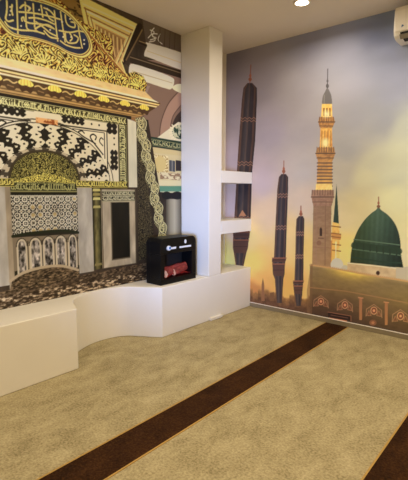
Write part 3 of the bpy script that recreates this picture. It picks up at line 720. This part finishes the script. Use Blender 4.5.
    def wallc(u, z):
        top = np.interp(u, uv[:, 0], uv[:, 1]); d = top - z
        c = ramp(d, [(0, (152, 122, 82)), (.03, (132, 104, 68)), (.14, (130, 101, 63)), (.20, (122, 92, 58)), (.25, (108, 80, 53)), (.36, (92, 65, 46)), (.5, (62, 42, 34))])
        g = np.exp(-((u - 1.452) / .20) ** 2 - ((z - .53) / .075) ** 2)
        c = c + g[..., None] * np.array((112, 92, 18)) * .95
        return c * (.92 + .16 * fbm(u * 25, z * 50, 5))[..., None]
    cv.poly(wt + low, wallc)
    cv.stroke(wt, .014, (196, 146, 92))
    x = 311.0
    while x < 470:
        y = np.interp(x, [p[0] for p in wt], [p[1] for p in wt]); cv.stroke([(x, y - .2), (x, y - 1.5)], .006, (190, 140, 92)); x += 2.0
    cv.poly([(307, 290), (311, 264), (313, 264), (312, 322), (307, 320)], (120, 84, 56), a=.5)
    lt = [(310, 287.5), (345, 291), (380, 297.5), (408, 303), (600, 340)]
    cv.stroke(lt, .010, (150, 106, 68))
    OR = (190, 132, 94)
    for x, y, r in ((321, 301.4, 4.6), (345, 305, 4.8), (374, 310.6, 5.0), (400.6, 316, 5.2), (430, 322, 5.4), (462, 329, 5.6)):
        cv.ell((x, y), r * .62, r * .72, (118, 66, 48)); P = [(x + r * .62 * math.cos(t), y + r * .72 * math.sin(t)) for t in np.arange(0, 6.6, .4)]
        cv.stroke(P, .008, OR); cv.ell((x, y), 1.3, 1.4, (204, 136, 96))
        for sg in (-1, 1):
            T = [(x + sg * r * .55, y + r * .95), (x + sg * r * 1.45, y + r * 1.05 + (0.4 if sg > 0 else -.4)), (x + sg * r * 1.0, y - .0)]
            cv.stroke(T + T[:1], .006, (172, 118, 84)); cv.poly(T, (122, 70, 50), a=.7)
        cv.stroke([(x - r * 1.6, y + r * 1.1), (x - r * 1.5, y - r * .3), (x, y - r * 1.25), (x + r * 1.5, y - r * .1), (x + r * 1.6, y + r * 1.4)], .007, (158, 110, 78))
    for x, y0, y1 in ((360.8, 297.5, 320), (386.4, 302, 325), (416, 308, 332), (448, 314, 340)):
        cv.poly([(x - 1.5, y0), (x + 1.5, y0 + .4), (x + 1.3, y1), (x - 1.5, y1)], (160, 102, 68)); cv.stroke([(x - 2.2, y0), (x + 2.2, y0 + .6)], .010, (184, 122, 84))
    cv.poly([(328, 312), (351, 316), (351, 321), (328, 317)], (44, 30, 28)); cv.stroke([(328, 312), (351, 316), (351, 321)], .006, (150, 92, 66))
    cv.stroke([(331, 315), (348, 318)], .006, (120, 76, 58)); cv.poly([(329, 317.4), (347, 320.4), (347, 322.4), (329, 319)], (190, 110, 74), a=.8)
    cv.ell((373, 322.6), 3.6, 3, (120, 74, 54)); cv.ell((373, 322.6), 1.6, 1.4, (160, 100, 70))
    return cv


# ------------------------------------------------------------------ room shell
RX, RY = 3.9, -4.6
struct('floor', B((-.1, RY - .1, -.12), (RX + .1, .1, -.012)), M['floor'])
struct('ceiling', B((-.1, RY - .1, H), (RX + .1, .1, H + .1)), M['ceiling'])
struct('wall_left', B((-.1, RY - .1, -.012), (0, .1, H)), M['wall'])
struct('wall_back', B((0, 0, -.012), (RX, .1, H)), M['wall'])
struct('wall_right', B((RX, RY - .1, -.012), (RX + .1, .1, H)), M['wall'])
struct('wall_front', B((0, RY - .1, -.012), (RX, RY, H)), M['wall'])
struct('baseboard_back', B((.357, -.014, 0.001), (RX - .001, -.001, .042)), M['skirting'], bevel=.002)
struct('trim_1', B((.357, -.016, .0425), (RX - .001, -.001, .047)), M['skirt_white'])

# carpet with prayer-row stripes
cp = obj('carpet', B((.002, RY + .002, -.0115), (RX - .002, -.002, 0)), M['carpet'])
tag(cp, 'wall-to-wall beige carpet with dark brown prayer-row stripes', 'carpet')
for x0, x1 in ((1.2275, 1.4476), (2.2852, 2.505)):
    st = obj('stripe', B((x0, RY + .01, .0002), (x1, -.016, .0022)), M['stripe'], cp); st['label'] = 'dark brown woven stripe'
    for x in (x0, x1):
        e = obj('edging', B((x - .0045, RY + .01, .0003), (x + .0045, -.016, .0034)), M['edging'], st); e['label'] = 'thin yellow edge line'

# low ledge: near block, scooped hollow, far block
LZ = .432
front = [(.369, -4.59), (.369, -2.146)] + [tuple(p) for p in spline([(.369, -2.146), (.30, -2.112), (.19, -2.062), (.115, -2.0), (.07, -1.915), (.038, -1.825), (.026, -1.74), (.03, -1.66), (.052, -1.57), (.10, -1.495), (.18, -1.437), (.27, -1.383), (.355, -1.322)], 5)][1:] + [(.355, -.002), (.0025, -.002), (.0025, -4.59)]
lg = obj('ledge', prism(front, .0005, LZ, 2), M['white'], bevel=.006, seg=3)
tag(lg, 'long low white built-in ledge with a scooped curve under the prayer-niche mural', 'ledge')
pl = obj('base_strip', B((.3555, -.70, .0045), (.386, -.53, .030)), M['white'], lg, bevel=.002)
# pillar and the open shelves behind it
pi = obj('pillar', B((.0025, -.712, LZ + .0005), (.355, -.524, H - .0005)), M['white'], bevel=.004)
tag(pi, 'square white plaster pillar rising from the ledge to the ceiling', 'pillar')
for z0, z1, lb in ((1.322, 1.438, 'upper thick white open shelf joining the pillar to the mosque mural'), (.823, .951, 'lower thick white open shelf between the pillar and mosque mural, above the ledge')):
    s = obj('wall_shelf', B((.0025, -.5235, z0), (.355, -.0035, z1)), M['white'], bevel=.003)
    tag(s, lb, 'shelf', 'white open shelves beside the pillar')

# murals
# inverse of the room lamps' falloff baked into the print colours of each wall
# gains begin
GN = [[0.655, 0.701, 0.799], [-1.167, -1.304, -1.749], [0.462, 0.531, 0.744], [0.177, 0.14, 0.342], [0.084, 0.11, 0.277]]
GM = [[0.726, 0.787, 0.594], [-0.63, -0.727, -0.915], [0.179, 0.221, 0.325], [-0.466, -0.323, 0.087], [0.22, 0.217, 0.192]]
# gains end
def inv_light(cv, G):
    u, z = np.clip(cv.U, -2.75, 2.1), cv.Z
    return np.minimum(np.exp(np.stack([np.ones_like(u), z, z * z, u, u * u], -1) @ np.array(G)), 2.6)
cvn = paint_niche(); cvn.sat, cvn.con, cvn.lift = .88, 1.2, .98
mu = cvn.build('wall_mural', 0, .002, mural_mat('niche_print'), inv_light(cvn, GN))
tag(mu, 'wall mural of a gilded mosque prayer niche with a black and cream arch', 'mural')
cvm = paint_mosque()
mm = cvm.build('wall_mural', 1, -.002, mural_mat('mosque_print'), inv_light(cvm, GM))
tag(mm, 'wall mural of a green-domed mosque with lit minaret under a sunset sky', 'mural')

# ------------------------------------------------------------------ electric fireplace on the ledge
hx0, hx1, hy0, hy1, hz0 = .118, .30, -1.284, -.832, LZ + .001
ht = thing('electric_fireplace', 'small black electric fireplace heater with glowing logs standing on the white ledge', 'heater', ((hx0 + hx1) / 2, (hy0 + hy1) / 2, hz0))
top = hz0 + .402
def arch_outline(y0, y1, z0, z1, r, n=8):
    P = [(y0, z0), (y1, z0)]
    P += [(y1 - r + r * math.cos(t), z1 - r + r * math.sin(t)) for t in np.linspace(0, math.pi / 2, n)]
    P += [(y0 + r + r * math.cos(t), z1 - r + r * math.sin(t)) for t in np.linspace(math.pi / 2, math.pi, n)]
    return P
# casing: back shell plus a front frame round the firebox opening
bm = prism(arch_outline(hy0, hy1, hz0, top, .055), hx0, hx0 + .045, 0)
oy0, oy1, oz0, oz1 = hy0 + .045, hy1 - .055, hz0 + .05, hz0 + .265
for a, b in (((hy0, hz0), (hy1, oz0)), ((hy0, oz0), (oy0, oz1)), ((oy1, oz0), (hy1, oz1))):
    box(bm, (hx0 + .045, a[0], a[1]), (hx1, b[0], b[1]))
t2 = prism(arch_outline(hy0, hy1, oz1, top, .055), hx0 + .045, hx1, 0)
tm = bpy.data.meshes.new('tmp'); t2.to_mesh(tm); t2.free(); bm.from_mesh(tm); bpy.data.meshes.remove(tm)
obj('casing', bm, M['black'], ht, bevel=.003)
obj('firebox', B((hx0 + .0455, oy0 + .001, oz0 + .001), (hx0 + .052, oy1 - .001, oz1 - .001)), M['matt_black'], ht)
# ember bed: uneven mound
bm = bmesh.new(); rg = random.Random(4); nx, ny = 7, 22; g = []
for i in range(nx):
    for j in range(ny):
        x = hx0 + .055 + i * (hx1 - hx0 - .065) / (nx - 1); y = oy0 + .004 + j * (oy1 - oy0 - .008) / (ny - 1)
        g.append(bm.verts.new((x, y, oz0 + .003 + .028 * math.sin(math.pi * min(1, (j + .5) / ny)) * (1 - .5 * i / nx) + rg.uniform(0, .012))))
for i in range(nx - 1):
    for j in range(ny - 1): bm.faces.new((g[i * ny + j], g[i * ny + j + 1], g[(i + 1) * ny + j + 1], g[(i + 1) * ny + j]))
obj('ember_bed', bm, M['ember'], ht, smooth=True)
def log(p, q, r, seed):
    p, q = Vector(p), Vector(q); d = (q - p).normalized(); a = d.cross(Vector((0, 0, 1))).normalized(); b = a.cross(d); rg = random.Random(seed)
    bm = bmesh.new(); rings = []
    for k in range(7):
        c = p.lerp(q, k / 6) + Vector((0, 0, rg.uniform(-.002, .002))); rr = r * rg.uniform(.88, 1.1)
        rings.append([bm.verts.new(c + (a * math.cos(t * .6283) + b * math.sin(t * .6283)) * rr * rg.uniform(.9, 1.08)) for t in range(10)])
    for k in range(6):
        for t in range(10): bm.faces.new((rings[k][t], rings[k][(t + 1) % 10], rings[k + 1][(t + 1) % 10], rings[k + 1][t]))
    for e in (rings[0][::-1], rings[-1]):
        f = bm.faces.new(e); f.material_index = 1
    return obj('log', bm, [M['log'], M['log_end']], ht, smooth=False)
log((hx1 - .02, oy0 + .02, oz0 + .042), (hx1 - .06, oy0 + .17, oz0 + .056), .032, 1)
log((hx1 - .022, oy0 + .13, oz0 + .038), (hx1 - .04, oy1 - .05, oz0 + .066), .028, 2)
log((hx1 - .075, oy0 + .05, oz0 + .060), (hx1 - .06, oy1 - .03, oz0 + .086), .024, 3)
# control strip, knob and badge on the front
fx = hx1 + .0005
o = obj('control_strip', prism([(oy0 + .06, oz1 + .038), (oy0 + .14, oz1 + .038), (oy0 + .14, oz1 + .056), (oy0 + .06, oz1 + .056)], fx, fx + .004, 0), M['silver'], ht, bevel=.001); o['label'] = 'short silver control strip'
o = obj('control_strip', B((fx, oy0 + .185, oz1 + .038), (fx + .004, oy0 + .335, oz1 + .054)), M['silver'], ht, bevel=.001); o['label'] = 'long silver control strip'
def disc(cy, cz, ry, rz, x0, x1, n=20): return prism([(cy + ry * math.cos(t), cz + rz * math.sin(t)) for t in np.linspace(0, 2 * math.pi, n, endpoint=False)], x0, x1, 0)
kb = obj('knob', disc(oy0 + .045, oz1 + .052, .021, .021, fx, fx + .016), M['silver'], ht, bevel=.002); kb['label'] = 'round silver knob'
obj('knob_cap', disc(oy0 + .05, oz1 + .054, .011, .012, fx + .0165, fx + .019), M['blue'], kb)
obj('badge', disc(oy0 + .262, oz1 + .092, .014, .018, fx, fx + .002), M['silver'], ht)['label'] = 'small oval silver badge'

# ------------------------------------------------------------------ air conditioner on the mosque wall
ax0, ax1 = 1.768, 2.60
ac = thing('air_conditioner', 'white split air conditioner mounted high on the mosque mural wall under the ceiling', 'air conditioner', ((ax0 + ax1) / 2, 0, 2.34))
prof = [(-.003, 2.404), (-.12, 2.404), (-.165, 2.412), (-.192, 2.428), (-.203, 2.458), (-.205, 2.53), (-.198, 2.61), (-.180, 2.642), (-.003, 2.648)]
obj('casing', prism(prof, ax0, ax1, 0), M['plastic'], ac, bevel=.008, seg=3)
fp = obj('front_panel', prism([(-.2035, 2.45), (-.208, 2.458), (-.210, 2.53), (-.2035, 2.608), (-.1985, 2.608), (-.2055, 2.53)], ax0 + .012, ax1 - .012, 0), M['plastic'], ac, bevel=.002)
lx = ax0 + .07
bmL = prism([(lx - .012, 2.476), (lx + .006, 2.487), (lx - .008, 2.497)], -.2120, -.2092, 1)
obj('logo', bmL, M['blue'], fp)['label'] = 'small blue arrow-shaped emblem'
obj('air_slot', prism([(-.2065, 2.444), (-.2015, 2.428), (-.190, 2.428), (-.195, 2.444)], ax0 + .05, ax1 - .05, 0), M['dark_slot'], ac)['label'] = 'dark air outlet gap'
for k, (y, z) in enumerate(((-.199, 2.431), (-.183, 2.418))):
    obj('louver', prism([(y, z), (y + .014, z - .009), (y + .010, z - .016), (y - .007, z - .004)], ax0 + .045, ax1 - .045, 0), M['grey_slot'], ac)
obj('air_outlet', prism([(-.160, 2.4115), (-.110, 2.4035), (-.110, 2.398), (-.162, 2.407)], ax0 + .06, ax1 - .06, 0), M['dark_slot'], ac)['label'] = 'dark grille under the unit'

# ------------------------------------------------------------------ ceiling light
dlp = (1.199, -.608)
dl = thing('ceiling_light', 'round recessed downlight glowing in the beige ceiling', 'ceiling light', (dlp[0], dlp[1], H))
def ring(r0, r1, z0, z1, n=32):
    bm = bmesh.new(); v = [[bm.verts.new((dlp[0] + r * math.cos(i * 2 * math.pi / n), dlp[1] + r * math.sin(i * 2 * math.pi / n), z)) for i in range(n)] for r, z in ((r0, z1), (r1, z1), (r1, z0), (r0, z0))]
    for k in range(4):
        for i in range(n): bm.faces.new((v[k][i], v[k][(i + 1) % n], v[(k + 1) % 4][(i + 1) % n], v[(k + 1) % 4][i]))
    return bm
obj('rim', ring(.052, .066, H - .008, H - .0005), M['rim'], dl, smooth=True)
obj('diffuser', prism([(dlp[0] + .0515 * math.cos(t), dlp[1] + .0515 * math.sin(t)) for t in np.linspace(0, 2 * math.pi, 32, endpoint=False)], H - .006, H - .0005, 2), M['glow'], dl)['label'] = 'bright warm lamp glass'

# ------------------------------------------------------------------ light
def area(loc, rot, sx, sy, power, col, spread=180):
    l = bpy.data.lights.new('lamp', 'AREA'); l.shape = 'RECTANGLE'; l.size = sx; l.size_y = sy; l.energy = power; l.color = col; l.spread = math.radians(spread)
    o = bpy.data.objects.new('lamp', l); COL.objects.link(o); o.location = loc; o.rotation_euler = rot; return o
WARMC = (1.0, .86, .67)
for x in (1.2, 2.75):
    for y in (-.61, -2.0, -3.4):
        area((x, y, H - .012), (0, 0, 0), .11, .11, 14.5 if y < -1 else 11, WARMC, 168)
# cool daylight from an opening behind the camera, falling on the pillar
area((2.95, -4.45, .95), (math.radians(91), 0, math.radians(36)), .5, .6, 10, (.29, .46, 1.0), 33)
w = bpy.data.worlds.new('world'); SC.world = w; w.use_nodes = True
w.node_tree.nodes['Background'].inputs[0].default_value = (1, .9, .75, 1); w.node_tree.nodes['Background'].inputs[1].default_value = .2
